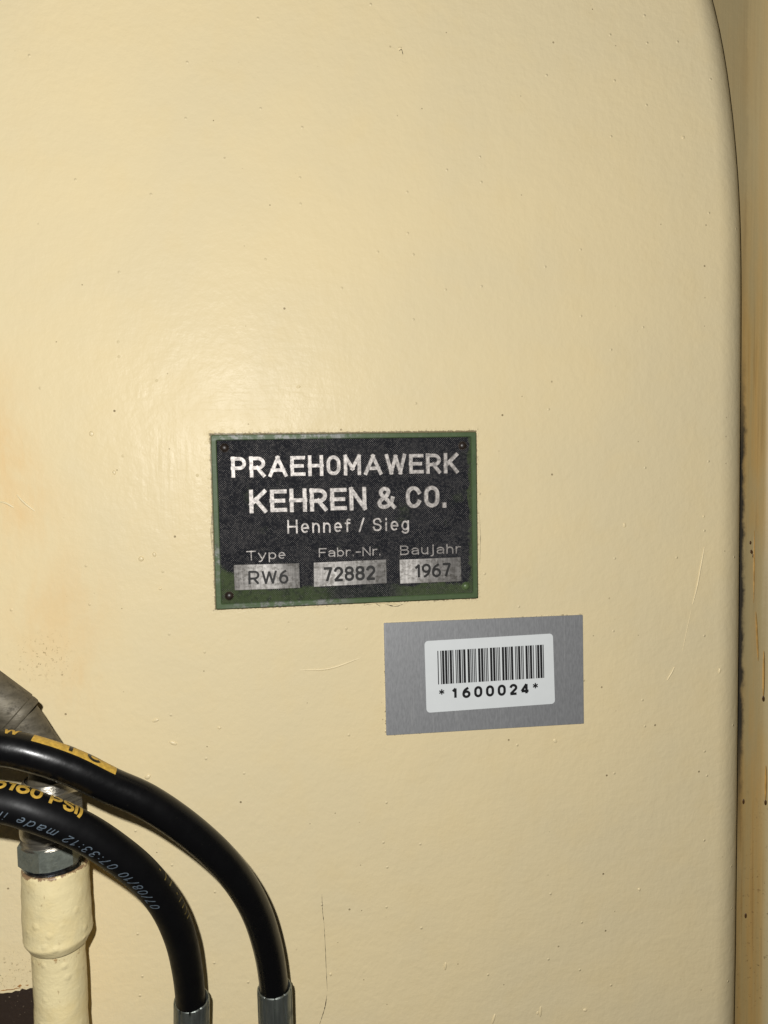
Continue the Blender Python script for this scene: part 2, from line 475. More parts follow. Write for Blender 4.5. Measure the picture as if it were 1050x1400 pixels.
# relief in the paint that can be picked out one by one
def dome(P, rx, rz, h, rot=0.0, rings=4, n=14):
    V = []; F = []
    for i in range(rings + 1):
        a = PI / 2 * i / rings
        for k in range(n):
            t = 2 * PI * k / n
            x = rx * math.cos(a) * math.cos(t); z = rz * math.cos(a) * math.sin(t)
            V.append((P.x + x * math.cos(rot) - z * math.sin(rot), P.y + .02 - h * math.sin(a), P.z + x * math.sin(rot) + z * math.cos(rot)))
    for i in range(rings):
        for k in range(n):
            F.append((i * n + k, i * n + (k + 1) % n, (i + 1) * n + (k + 1) % n, (i + 1) * n + k))
    return V, F
M_PAINT = mat_flat('cream_paint_lump', CREAM, .38, var=.06)
for px, py, rx, rz, h, rt in [(193, 764, 1.0, 1.0, .55, .6), (211, 758, .7, .9, .4, .3), (125, 593, .9, 1.0, .35, 0), (156, 646, .6, .9, .35, .2), (219, 805, .6, .5, .3, 0),
                              (854, 718, .6, 1.0, .3, .1), (609, 1321, .5, 1.7, .4, -.1), (739, 1383, .6, 2.4, .35, -.05), (675, 1393, .5, 2.2, .35, -.3), (874, 1216, .7, .7, .35, 0),
                              (759, 1013, .8, 1.0, .3, .4), (984, 917, .5, 1.2, .35, -.2), (934, 188, .7, .7, .3, 0), (300, 995, .7, .6, .3, 0), (202, 1062, 1.2, .9, .5, .5),
                              (800, 1381, .9, .7, .3, 0), (452, 1332, .6, .7, .35, 0), (962, 706, .5, .5, .3, 0), (547, 66, .8, .5, .3, .4), (735, 1385, .5, .8, .25, 0), (408, 529, .8, .5, .3, .2),
                              (237, 1016, 1.6, .7, .4, -.4), (213, 985, 1.3, .6, .35, .3), (120, 1112, 1.0, 1.4, .4, 0)]:
    mb = MB(); mb.add(*dome(at(px, py), rx, rz, h, rt)); mb.build('paint_lump', M_PAINT, housing, 80)
def ridge(pts, r, name, mat, h=0.0, n=8):
    P = spline([at(x, y, h) for x, y in pts], 6)
    L = len(P)
    mb = MB(); mb.add(*tube(P, lambda t: r * (.35 + .65 * math.sin(PI * min(max(t, .04), .96)) ** .5), n)); return mb.build(name, mat, housing, 80)
tag(ridge([(963, 748), (958, 775), (953, 802), (947, 826)], .34, 'paint_hair', M_PAINT), 'long bristle painted into the surface')
ridge([(945, 834), (939, 862), (933, 890)], .17, 'paint_hair', M_PAINT, -.05)
ridge([(922, 912), (918, 920), (912, 930)], .36, 'paint_hair', M_PAINT)
ridge([(23, 676), (33, 687), (48, 699)], .5, 'paint_crease', M_PAINT, -.12)
ridge([(0, 686), (9, 688), (19, 694)], .5, 'paint_crease', M_PAINT, -.12)
ridge([(500, 826), (520, 824), (543, 826)], .35, 'paint_crease', M_PAINT)
ridge([(410, 916), (450, 914), (494, 899)], .5, 'paint_crease', M_PAINT, -.25)
M_CRACK = mat_flat('crack_dark', (0.05, 0.035, 0.02), .8)
def crack(pts, wd):
    P = spline([at(x, y) for x, y in pts], 8); V = []; F = []
    m = len(P)
    for i, p in enumerate(P):
        T = (P[min(i + 1, m - 1)] - P[max(i - 1, 0)]).normalized()
        S = Vector((-T.z, 0, T.x)) * wd * random.uniform(.25, 1) * min(1, 4 * i / m + .1, 4 * (m - i) / m + .1)
        for s in (-1, 1): V.append((p.x + S.x * s, -.025, p.z + S.z * s))
    for i in range(m - 1): F.append((2 * i, 2 * i + 1, 2 * i + 3, 2 * i + 2))
    mb = MB(); mb.add(V, F); mb.build('paint_crack', M_CRACK, housing)
crack([(440, 1222), (441, 1245), (443, 1262)], .16)
crack([(443, 1262), (444.5, 1290), (446, 1325), (447.5, 1355)], .13)
crack([(447, 1360), (444, 1378), (437, 1400)], .2)
crack([(545, 70), (549, 68), (551, 75)], .16)
crack([(497, 828), (512, 825), (520, 829)], .16)
crack([(526, 826), (541, 829), (551, 826)], .2)
crack([(290, 700), (288.5, 730), (291, 760)], .12)
crack([(655, 700), (657, 735), (656, 770)], .1)
crack([(352, 1280), (355, 1290), (357, 1296)], .1)

# bare dark metal where the paint stops, lower left
V = []; F = []
top = [(-60, 1364), (-30, 1360), (-8, 1358), (4, 1358.5), (10, 1356.5), (16, 1357), (21, 1354), (27, 1355), (30, 1352), (36, 1352.5), (41, 1350), (48, 1350), (58, 1348), (74, 1347)]
for x, y in top:
    a = at(x, y + random.uniform(-.8, .8)); V += [(a.x, -.30, a.z), (a.x, .5, a.z)]
n0 = len(V)
for x, y in top:
    a = at(x, 1352); V += [(a.x, -.30, -262.0)]
for i in range(len(top) - 1):
    F.append((2 * i, 2 * i + 1, 2 * i + 3, 2 * i + 2)); F.append((2 * i, 2 * i + 2, n0 + i + 1, n0 + i))
nn = NT('dark_brown_primer')
fl_ = nn.ramp(nn.noise(900, 3, .7), .66, .72)
M_PRIMER = nn.done(base=nn.mix(fl_, (0.026, 0.015, 0.009), (0.17, 0.13, 0.085)), rough=.6, normal=nn.bump(nn.noise(500, 3), .2, .6))
mb = MB(); mb.add(V, F)
tag(mb.build('unpainted_patch', M_PRIMER, housing), 'dark brown unpainted patch with pale flecks')
M_RUST = mat_flat('rust_edge', (0.36, 0.17, 0.05), .8, var=.5)
def flake(px, py, rx, rz):
    P = at(px, py); n = 11
    V = [(P.x, -.07, P.z)] + [(P.x + rx * math.cos(2 * PI * k / n) * random.uniform(.35, 1.1), -.03, P.z + rz * math.sin(2 * PI * k / n) * random.uniform(.35, 1.1)) for k in range(n)]
    mb = MB(); mb.add(V, [(0, 1 + k, 1 + (k + 1) % n) for k in range(n)]); mb.build('rust_flake', M_RUST, housing)
for x, y, rx, rz in ((13, 1353, 2.2, .3), (27, 1348, .9, .6), (24, 1351, 1.3, .25), (37, 1347, .8, .3), (5, 1354, 1.4, .25)):
    flake(x, y, rx, rz)

# ------------------------------------------------------------------ side frame beyond the gap
SIDE_Y = 12.0
SIDE_X = at(1013, 700, -SIDE_Y).x
prof = [(SIDE_X - 60, SIDE_Y), (SIDE_X + 2, SIDE_Y), (SIDE_X + 9.5, SIDE_Y - .4), (SIDE_X + 11.2, SIDE_Y - 1.3), (SIDE_X + 12.6, SIDE_Y - 2.8), (SIDE_X + 14.5, SIDE_Y - 3.4), (SIDE_X + 30, SIDE_Y - 3.6), (SIDE_X + 130, SIDE_Y - 3.6)]
V = []; F = []
for z in zs:
    wob = .35 * math.sin(z * .021) + .2 * math.sin(z * .057 + 1)
    V += [(x + (wob if 0 < x - SIDE_X < 20 else 0), y, z) for x, y in prof]
k_ = len(prof)
for i in range(len(zs) - 1):
    for k in range(k_ - 1):
        F.append((i * k_ + k, i * k_ + k + 1, (i + 1) * k_ + k + 1, (i + 1) * k_ + k))
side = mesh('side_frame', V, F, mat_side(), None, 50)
tag(side, 'narrow ochre stained cream frame strip along the right side, beyond the dark gap', 'machine frame')
M_DRIP = mat_flat('rust_drip', (0.075, 0.035, 0.012), .35, var=.3)
M_RUN = mat_flat('rust_run', (0.50, 0.29, 0.085), .45, var=.3)
for px, py, ln in ((1043.5, 955, 70), (1016.5, 1096, 0), (1046.5, 1097, 55), (1019.5, 1252, 0)):
    P = at(px, py, -SIDE_Y + (3.6 if px > 1040 else .1))
    P = Vector((P.x, P.y, P.z))
    mb = MB(); mb.add(*dome(P, .55, 1.2, .3)); mb.build('rust_drip', M_DRIP, side, 80)
    if ln:
        Q = P + Vector((0, 0, ln * .15)); mb = MB(); mb.add(*dome(Q, .5, ln * .15, .18)); mb.build('rust_run', M_RUN, side, 80)
Q = at(1035, 870, -SIDE_Y + 1.0); mb = MB(); mb.add(*dome(Q, .5, 11, .15, .06)); mb.build('rust_run', M_RUN, side, 80)
Q = at(1031, 775, -SIDE_Y + .6); mb = MB(); mb.add(*dome(Q, .35, 16, .12, 0)); mb.build('rust_run', M_RUN, side, 80)
for px, py in ((1026, 742), (1028, 755), (1030, 760), (1027, 754)):
    mb = MB(); mb.add(*dome(at(px, py, -SIDE_Y + .4), .5, .8, .2)); mb.build('rust_spot', M_DRIP, side, 80)

# ------------------------------------------------------------------ stroke lettering
def arc(cx, cy, rx, ry, a0, a1, n=10):
    return [(cx + rx * math.cos(math.radians(a0 + (a1 - a0) * i / n)), cy + ry * math.sin(math.radians(a0 + (a1 - a0) * i / n))) for i in range(n + 1)]
def sm(pts, n=4):
    return [(p.x, p.y) for p in spline([(x, y, 0) for x, y in pts], n)]
def ring(x0, y0, x1, y1, k=.5):
    ry = (y1 - y0) / 2 * min(1, k * 2); cx = (x0 + x1) / 2; rx = (x1 - x0) / 2
    return arc(cx, y1 - ry, rx, ry, 0, 180) + arc(cx, y0 + ry, rx, ry, 180, 360)
RNG = 'ring'
BOWL = [(0, 1), (.55, 1)] + arc(.55, .715, .45, .285, 75, -75, 8) + [(.55, .43), (0, .43)]
G = {   # width (of cap height), strokes in a unit box between stroke centres; third item: closed stroke indices
 'P': (.74, [[(0, 0), (0, 1)], BOWL]),
 'R': (.78, [[(0, 0), (0, 1)], BOWL, [(.5, .43), (.97, 0)]]),
 'A': (.92, [[(0, 0), (.5, 1)], [(.5, 1), (1, 0)], [(.16, .27), (.84, .27)]]),
 'E': (.73, [[(1, 1), (0, 1), (0, 0), (1, 0)], [(0, .5), (.86, .5)]]),
 'H': (.77, [[(0, 0), (0, 1)], [(1, 0), (1, 1)], [(0, .5), (1, .5)]]),
 'O': (.72, [ring(0, 0, 1, 1, .37) + [(1, .37), (1, .63)]], [0]),
 'M': (.88, [[(0, 0), (0, 1)], [(1, 0), (1, 1)], [(.02, 1), (.5, .3)], [(.5, .3), (.98, 1)]]),
 'W': (1.08, [[(0, 1), (.24, 0)], [(.24, 0), (.5, .95)], [(.5, .95), (.76, 0)], [(.76, 0), (1, 1)]]),
 'K': (.78, [[(0, 0), (0, 1)], [(.95, 1), (.02, .36)], [(.34, .58), (.97, 0)]]),
 'N': (.78, [[(0, 0), (0, 1)], [(1, 0), (1, 1)], [(.02, 1), (.98, 0)]]),
 'C': (.72, [arc(.5, .63, .5, .37, 26, 180) + arc(.5, .37, .5, .37, 180, 334)]),
 'F': (.72, [[(1, 1), (0, 1), (0, 0)], [(0, .52), (.85, .52)]]),
 'B': (.78, [[(0, 0), (0, 1), (.5, 1)] + arc(.5, .765, .42, .235, 80, -80, 8) + [(.5, .53), (0, .53)], [(.5, .53)] + arc(.55, .265, .45, .265, 80, -80, 8) + [(.5, 0), (0, 0)]]),
 'T': (.80, [[(0, 1), (1, 1)], [(.5, 0), (.5, 1)]]),
 'S': (.70, [sm([(.96, .78), (.82, .95), (.5, 1), (.16, .93), (.03, .75), (.16, .58), (.5, .5), (.84, .42), (.98, .25), (.84, .06), (.5, 0), (.16, .05), (.02, .24)])]),
 'I': (.18, [[(.5, 0), (.5, 1)]]),
 '&': (.84, [sm([(1, .02), (.72, .26), (.42, .50), (.2, .66), (.12, .83), (.26, .98), (.42, 1), (.58, .96), (.66, .82), (.56, .66), (.42, .565)]), sm([(.46, .59), (.2, .44), (.02, .24), (.10, .06), (.36, 0), (.62, .07), (.84, .25), (.93, .44)])]),
 'e': (.60, [[(.04, .355), (1, .355)], arc(.5, .355, .5, .355, 0, 300, 18)]),
 'n': (.58, [[(0, 0), (0, .71)], [(0, .40)] + arc(.5, .40, .5, .31, 170, 0, 9) + [(1, 0)]]),
 'f': (.42, [[(1, .98), (.75, 1)] + arc(.72, .82, .34, .18, 90, 180, 5) + [(.38, 0)], [(0, .68), (.95, .68)]]),
 'i': (.2, [[(.5, 0), (.5, .62)], [(.5, .95), (.5, .97)]]),
 'g': (.60, [ring(0, 0, 1, .71, .5), [(1, .71), (1, -.08)] + arc(.5, -.08, .5, .22, 0, -150, 8)], [0]),
 'y': (.70, [[(0, .71), (.5, .02)], [(1, .71), (.42, -.16), (.25, -.27), (.08, -.27)]]),
 'p': (.66, [[(0, -.3), (0, .71)], ring(0, 0, 1, .71, .5)], [1]),
 'b': (.66, [[(0, 0), (0, 1)], ring(0, 0, 1, .71, .5)], [1]),
 'd': (.66, [[(1, 0), (1, 1)], ring(0, 0, 1, .71, .5)], [1]),
 'a': (.66, [[(.06, .58), (.25, .70), (.6, .71), (.9, .62), (1, .45), (1, 0)], [(1, .40), (.3, .40), (.05, .30), (0, .2), (.07, .07), (.3, 0), (.7, .03), (1, .16)]]),
 'r': (.46, [[(0, 0), (0, .71)], sm([(0, .40), (.2, .60), (.55, .71), (1, .70)])]),
 'u': (.62, [[(0, .71), (0, .3)] + arc(.5, .3, .5, .3, 180, 350, 9), [(1, 0), (1, .71)]]),
 'j': (.34, [[(.75, .71), (.75, -.12), (.5, -.26), (0, -.27)], [(.75, .93), (.75, .985)]]),
 'h': (.62, [[(0, 0), (0, 1)], [(0, .40)] + arc(.5, .40, .5, .31, 170, 0, 9) + [(1, 0)]]),
 'm': (.85, [[(0, 0), (0, .71)], [(0, .5)] + arc(.25, .5, .25, .21, 170, 0, 6) + [(.5, 0)], [(.5, .5)] + arc(.75, .5, .25, .21, 170, 0, 6) + [(1, 0)]]),
 '0': (.66, [ring(0, 0, 1, 1, .36) + [(1, .36), (1, .64)]], [0]),
 '1': (.44, [[(.0, .74), (.8, 1)], [(.8, 0), (.8, 1)]]),
 '2': (.66, [arc(.5, .70, .48, .30, 172, -10, 9) + [(.9, .56), (.04, .02)], [(0, 0), (1, 0)]]),
 '3': (.66, [arc(.48, .75, .45, .25, 160, -75, 9) + [(.42, .53)], [(.42, .53)] + arc(.5, .265, .5, .265, 80, -165, 10)]),
 '4': (.72, [[(.72, 0), (.72, 1)], [(.70, 1), (0, .27)], [(0, .24), (1, .24)]]),
 '6': (.66, [ring(0, 0, 1, .6, .5), sm([(.0, .30), (.02, .46), (.18, .72), (.5, .9), (.8, 1)])], [0]),
 '7': (.66, [[(0, 1), (1, 1)], [(.98, 1), (.70, .55), (.40, 0)]]),
 '8': (.66, [ring(.04, .54, .96, 1, .5), ring(0, 0, 1, .54, .5)], [0, 1]),
 '9': (.66, [ring(0, .4, 1, 1, .5), sm([(1, .70), (.98, .54), (.82, .28), (.5, .1), (.2, 0)])], [0]),
 '.': (.17, [[(.5, .0), (.5, .02)]]),
 ':': (.2, [[(.5, .12), (.5, .17)], [(.5, .62), (.5, .67)]]),
 '-': (.46, [[(0, .44), (1, .44)]]),
 '/': (.46, [[(0, -.04), (1, 1.04)]]),
 '*': (.42, [[(.5, .55), (.5, 1)], [(.0, .88), (1, .66)], [(0, .66), (1, .88)]]),
 ')': (.26, [sm([(0, 1.05), (.8, .8), (1, .45), (.8, .1), (0, -.15)])]),
 '(': (.26, [sm([(1, 1.05), (.2, .8), (0, .45), (.2, .1), (1, -.15)])]),
 ' ': (.38, []),
}
def glyph(ch, t, wscale=1.0):
    """strokes of one character in units of the cap height, stroke thickness t"""
    g = G[ch]; wd = max(g[0] * wscale, t)
    out = []
    for i, s in enumerate(g[1]):
        closed = len(g) > 2 and i in g[2]
        out.append(([(t / 2 + x * (wd - t), t / 2 + y * (1 - t)) for x, y in s], closed))
    return wd, out

def ribbon(pts, closed, t, put, bev, z0, z1, ext):
    """a raised stroke: trapezoid section swept along a polyline; put(x, y, z) places it"""
    P = []
    for p in pts:
        if not P or math.hypot(p[0] - P[-1][0], p[1] - P[-1][1]) > 1e-4: P.append(p)
    if closed and math.hypot(P[0][0] - P[-1][0], P[0][1] - P[-1][1]) < 1e-4: P.pop()
    n = len(P)
    def dr(a, b):
        l = math.hypot(b[0] - a[0], b[1] - a[1]) or 1; return ((b[0] - a[0]) / l, (b[1] - a[1]) / l)
    if not closed and ext:
        d = dr(P[1], P[0]); P[0] = (P[0][0] + d[0] * ext, P[0][1] + d[1] * ext)
        d = dr(P[-2], P[-1]); P[-1] = (P[-1][0] + d[0] * ext, P[-1][1] + d[1] * ext)
    V = []; F = []
    for i in range(n):
        if closed: a, b = dr(P[i - 1], P[i]), dr(P[i], P[(i + 1) % n])
        else: a = dr(P[max(i - 1, 0)], P[max(i, 1)]); b = dr(P[min(i, n - 2)], P[min(i + 1, n - 1)])
        nx, ny = -(a[1] + b[1]), a[0] + b[0]; l = math.hypot(nx, ny) or 1; nx /= l; ny /= l
        c = max(.55, nx * -a[1] + ny * a[0])
        for o, z in ((-t / 2, z0), (-t / 2 + bev, z1), (t / 2 - bev, z1), (t / 2, z0)):
            V.append(put(P[i][0] + nx * o / c, P[i][1] + ny * o / c, z))
    m = n if closed else n - 1
    for i in range(m):
        j = (i + 1) % n
        for k in range(3): F.append((i * 4 + k, j * 4 + k, j * 4 + k + 1, i * 4 + k + 1))
    if not closed:
        F.append((0, 1, 2, 3)); F.append(((n - 1) * 4 + 3, (n - 1) * 4 + 2, (n - 1) * 4 + 1, (n - 1) * 4))
    return V, F

def write(text, p0, p1, cap, t, z0, z1, mat, parent, name, gaps=None, ext=.5, bev=.12, wscale=1.0, joined=None, skew=0.0):
    """one mesh per character (or all in one), laid from p0 to p1 along a baseline on a face that looks to -y"""
    ex = (p1 - p0); ex.y = 0; L = ex.length; ex.normalize(); ey = Vector((-ex.z, 0, ex.x))
    ws = [glyph(c, t, wscale)[0] for c in text]
    gap = (L / cap - sum(ws)) / max(1, len(text) - 1)
    x = 0.0; k = 0
    M = joined
    for ch, wd in zip(text, ws):
        if ch != ' ':
            if joined is None: M = MB()
            for s, closed in glyph(ch, t, wscale)[1]:
                k += 1
                dz = .004 * (k % 5)
                def put(a, b, z, x=x, dz=dz):
                    q = p0 + ex * ((x + a + skew * b) * cap) + ey * (b * cap)
                    return (q.x, -(z + (dz if z == z1 else 0)), q.z)
                M.add(*ribbon(s, closed, t, put, t * bev, z0, z1, t * ext))
            if joined is None: M.build(name, mat, parent, 40)
        x += wd + gap
    return M

# ------------------------------------------------------------------ the nameplate
PCX, PCZ, PHX, PHZ = PR
plate = thing('nameplate', 'black and green cast metal nameplate reading PRAEHOMAWERK KEHREN & CO. with type and year fields', 'nameplate', (PCX, 0, PCZ))
M_FRAME, M_FIELD, M_LET, M_DATA = mat_frame(), mat_field(), mat_letter(), mat_datafield()
def rrect(cx, cz, hx, hz, r, n=4):
    out = []
    for sx_, sz_, a0 in ((1, 1, 0), (-1, 1, 90), (-1, -1, 180), (1, -1, 270)):
        for k in range(n + 1):
            a = math.radians(a0 + 90 * k / n); out.append((cx + sx_ * (hx - r) + r * math.cos(a), cz + sz_ * (hz - r) + r * math.sin(a)))
    return out
def loft(loops):
    """bridge rectangular loops of equal length, each (points, y)"""
    V = []; F = []; n = len(loops[0][0])
    for pts, y in loops: V += [(x, y, z) for x, z in pts]
    for i in range(len(loops) - 1):
        for k in range(n): F.append((i * n + k, i * n + (k + 1) % n, (i + 1) * n + (k + 1) % n, (i + 1) * n + k))
    return V, F, n
B = 2.0
V, F, n = loft([(rrect(PCX, PCZ, PHX, PHZ, .5), 0.0), (rrect(PCX, PCZ, PHX, PHZ, .5), -PH + .35), (rrect(PCX, PCZ, PHX - .3, PHZ - .3, .5), -PH),
                (rrect(PCX, PCZ, PHX - B + .3, PHZ - B + .3, .5), -PH), (rrect(PCX, PCZ, PHX - B, PHZ - B, .4), -PH + .4), (rrect(PCX, PCZ, PHX - B, PHZ - B, .4), -1.3)])
# hand-cast: slightly wavy edge
V = [(x + .10 * math.sin(z * .9 + x * .2), y + .05 * math.sin(x * .35 + z * .3), z + .10 * math.sin(x * .7 + 1)) for x, y, z in V]
mb = MB(); mb.add(V, F); mb.build('raised_border', M_FRAME, plate, 35)
# knurled ground: a field of little pyramids
a = .395
nx, nz = int(2 * (PHX - B + .15) / a), int(2 * (PHZ - B + .15) / a)
V = []; F = []
x0, z0 = PCX - nx * a / 2, PCZ - nz * a / 2
rr = random.Random(3)
for j in range(nz + 1):
    for i in range(nx + 1):
        hgt = 1.50 + (.33 + rr.uniform(-.05, .02) if (i + j) % 2 == 0 else 0.0)
        V.append((x0 + i * a + rr.uniform(-.02, .02), -hgt, z0 + j * a + rr.uniform(-.02, .02)))
q = nx + 1
for j in range(nz):
    for i in range(nx):
        A_, B_, C_, D_ = j * q + i, j * q + i + 1, (j + 1) * q + i + 1, (j + 1) * q + i
        if (i + j) % 2 == 0: F += [(A_, B_, D_), (B_, C_, D_)]
        else: F += [(A_, B_, C_), (A_, C_, D_)]
mb = MB(); mb.add(V, F); fo = mb.build('knurled_ground', M_FIELD, plate)
# raised inscriptions: one part per line, one sub-part per letter
LH = 2.25
def subroot(name, parent, label=None):
    o = bpy.data.objects.new(name, None); o.empty_display_size = .005
    COL.objects.link(o); o.parent = parent
    if label: o['label'] = label
    return o
def ppm(P): return 1050.0 / ((P - CAM).dot(FWD))
def line(text, a_, b_, cap_px, t, label, z1=LH, wscale=1.0, ext=.5, bev=.12, space=.38, mat=None):
    G[' '] = (space, [])
    p0, p1 = at(*a_, z1), at(*b_, z1)
    root = subroot('inscription', plate, label)
    write(text, p0, p1, cap_px / ppm(p0), t, 1.45, z1, mat or M_LET, root, 'letter', wscale=wscale, ext=ext, bev=bev)
M_CAP = mat_letter('rubbed_grey_zinc', .72)
line('PRAEHOMAWERK', (316.0, 653.2), (627.8, 646.8), 28.8, .212, 'raised letters PRAEHOMAWERK')
line('KEHREN & CO.', (340.6, 701.8), (611.2, 694.0), 32.2, .212, 'raised letters KEHREN & CO.', space=.24)
line('Hennef / Sieg', (392.8, 729.6), (559.6, 725.2), 18.8, .155, 'raised letters Hennef / Sieg', z1=2.1, space=.05)
line('Type', (337.2, 766.4), (390.4, 764.0), 13.2, .15, 'raised letters Type', z1=1.95, mat=M_CAP, wscale=1.22)
line('Fabr.-Nr.', (435.8, 762.0), (520.6, 759.4), 12.6, .15, 'raised letters Fabr.-Nr.', z1=1.95, mat=M_CAP, wscale=1.18)
line('Baujahr', (547.0, 759.2), (630.2, 756.4), 13.4, .15, 'raised letters Baujahr', z1=1.95, mat=M_CAP, wscale=1.22)
# three bare fields with engraved figures
M_INK = mat_flat('engraving_black', (0.016, 0.015, 0.014), .6, var=.4, nscale=600)
DZ = 2.0
for quad, text, a_, b_, cap_px, t, lab in (
        (((319.4, 772.4), (409, 770.1), (410.1, 803.8), (321, 807.2)), 'RW6', (339.6, 799.9), (394.6, 798.0), 19.6, .165, 'bare metal field engraved RW6'),
        (((428.9, 769.2), (527.9, 765), (529, 797.4), (429.2, 802.4)), '72882', (441.6, 796.0), (513.8, 793.0), 20.6, .19, 'bare metal field engraved 72882'),
        (((546.1, 765.1), (629.9, 761.9), (631, 794.7), (547.2, 798.1)), '1967', (567.0, 790.6), (617.0, 788.6), 19.6, .175, 'bare metal field engraved 1967')):
    c = [at(x, y, DZ) for x, y in quad]
    m = sum(c, Vector()) / 4
    ins = [m + (p - m) * .985 for p in c]
    V = [(p.x, -1.45, p.z) for p in c] + [(p.x, -DZ + .1, p.z) for p in c] + [(p.x, -DZ, p.z) for p in ins]
    F = [(i + o, (i + 1) % 4 + o, (i + 1) % 4 + 4 + o, i + 4 + o) for o in (0, 4) for i in range(4)] + [(8, 9, 10, 11)]
    mb = MB(); mb.add(V, F); fo = mb.build('data_field', M_DATA, plate, 30); fo['label'] = lab
    write(text, at(*a_, DZ), at(*b_, DZ), cap_px / ppm(m), t, DZ - .05, DZ + .03, M_INK, fo, 'letter' if text == 'RW6' else 'digit', ext=.2, bev=.05)
# four drive pins
M_PIN = mat_flat('brown_pin', (0.030, 0.020, 0.014), .40, spec=.55, var=.5)
M_PING = mat_flat('green_painted_pin', (0.085, 0.125, 0.05), .35, var=.4)
for px, py, mt in ((306.7, 612.2, M_PIN), (632.8, 609.2, M_PIN), (313.4, 815.0, M_PIN), (637.2, 801.6, M_PING)):
    P = at(px, py, 1.9)
    mb = MB(); mb.add(*lathe([(1.85, 1.45), (1.7, 1.60), (1.5, 1.70), (1.42, 1.78), (1.33, 1.95), (1.12, 2.2), (.75, 2.4), (.35, 2.5), (.02, 2.52)], (P.x, 0, P.z), (0, -1, 0), 24))
    o = mb.build('pin', mt, plate, 50)
    if mt is M_PING: o['label'] = 'green overpainted pin'

# ------------------------------------------------------------------ the inventory tag with its barcode sticker
TCX, TCZ, THX, THZ = TR
tagroot = thing('inventory_tag', 'plain grey metal tag carrying a white barcode sticker, below the nameplate', 'inventory tag', (TCX, 0, TCZ))
def quadslab(c, y0, y1, r=.0, n=6):
    """rounded slab over four measured corners (tl, tr, br, bl)"""
    pts = []
    for i in range(4):
        p, a_, b_ = c[i], (c[i - 1] - c[i]).normalized(), (c[(i + 1) % 4] - c[i]).normalized()
        ctr = p + (a_ + b_) * r
        for k in range(n + 1):
            t = PI / 2 * k / n
            q_ = ctr - b_ * r * math.cos(t) - a_ * r * math.sin(t)
            pts.append(q_)
    n_ = len(pts)
    V = [(p.x, -y0, p.z) for p in pts] + [(p.x, -y1, p.z) for p in pts]
    F = [(k, (k + 1) % n_, (k + 1) % n_ + n_, k + n_) for k in range(n_)] + [tuple(n_ + k for k in range(n_))]
    return V, F
mb = MB(); mb.add(*quadslab(tg, 0.0, TH, .25)); mb.build('metal_plate', mat_tag(), tagroot, 30)
M_STICK = mat_flat('white_sticker', (0.72, 0.745, 0.75), .35, var=.015, nscale=200, bump=.05)
M_PRINT = mat_flat('black_print', (0.010, 0.010, 0.011), .5, var=.1)
SH = TH + .10
sk = [at(x, y, SH) for x, y in ((580.3, 876.6), (755.9, 866.1), (758.8, 962.0), (583.2, 974.6))]
mb = MB(); mb.add(*quadslab(sk, TH - .02, SH, 1.5, 8)); sticker = mb.build('barcode_sticker', M_STICK, tagroot, 30)
# code 39, three wide elements in nine
C39 = {'*': 'nwnnwnwnn', '1': 'wnnwnnnnw', '6': 'nnwwwnnnn', '0': 'nnnwwnwnn', '2': 'nnwwnnnnw', '4': 'nnnwwnnnw'}
C39['1'] = 'wnnwnnnnw'; C39['6'] = 'nnwwwnnnn'; C39['0'] = 'nnnwwnwnn'; C39['4'] = 'nnnwwnnnw'
cb = [at(x, y, SH) for x, y in ((598.0, 889.9), (742.9, 881.3), (743.9, 926.7), (599.1, 935.8))]
seq = []
for ch in '*1600024*':
    for i, e in enumerate(C39[ch]): seq.append((i % 2 == 0, 2.7 if e == 'w' else 1.0))
    seq.append((False, 1.3))
tot = sum(w_ for _, w_ in seq[:-1])
V = []; F = []; x = 0.0
for black, w_ in seq[:-1]:
    if black:
        u0, u1 = (x - .10) / tot, (x + w_ + .10) / tot
        k = len(V)
        for u in (u0, u1):
            tp = cb[0].lerp(cb[1], u); bt = cb[3].lerp(cb[2], u)
            V += [(tp.x, -SH - .035, tp.z), (bt.x, -SH - .035, bt.z)]
        F.append((k, k + 1, k + 3, k + 2))
    x += w_
mb = MB(); mb.add(V, F); mb.build('barcode', M_PRINT, sticker)
d0, d1 = Vector((613.6, 948.2)), Vector((726.6, 940.8))
p0, p1 = at(617.2, 955.5, SH), at(724.6, 948.6, SH)
M_ = MB()
step = (at(718.2, 941.5, SH) - at(621.8, 947.6, SH)) / 6
for k, ch in enumerate('1600024'):
    c = at(621.4, 947.7, SH) + step * k
    capm = 15.6 / ppm(c)
    wd = glyph(ch, .225)[0] * capm * 1.12
    ex = step.normalized(); ey = Vector((-ex.z, 0, ex.x))
    b0 = c - ex * wd / 2 - ey * capm / 2
    write(ch, b0, b0 + ex * wd, capm, .225, SH + .015, SH + .035, M_PRINT, sticker, 'digit', ext=.12, bev=0, wscale=1.12)
for px, py in ((603.9, 945.6), (731.9, 937.0)):
    c = at(px, py, SH); capm = 18.5 / ppm(c); wd = .46 * capm
    ex = step.normalized(); ey = Vector((-ex.z, 0, ex.x)); b0 = c - ex * wd / 2 - ey * capm * .77
    write('*', b0, b0 + ex * wd, capm, .095, SH + .015, SH + .035, M_PRINT, sticker, 'asterisk', ext=0, bev=0, wscale=1.1)

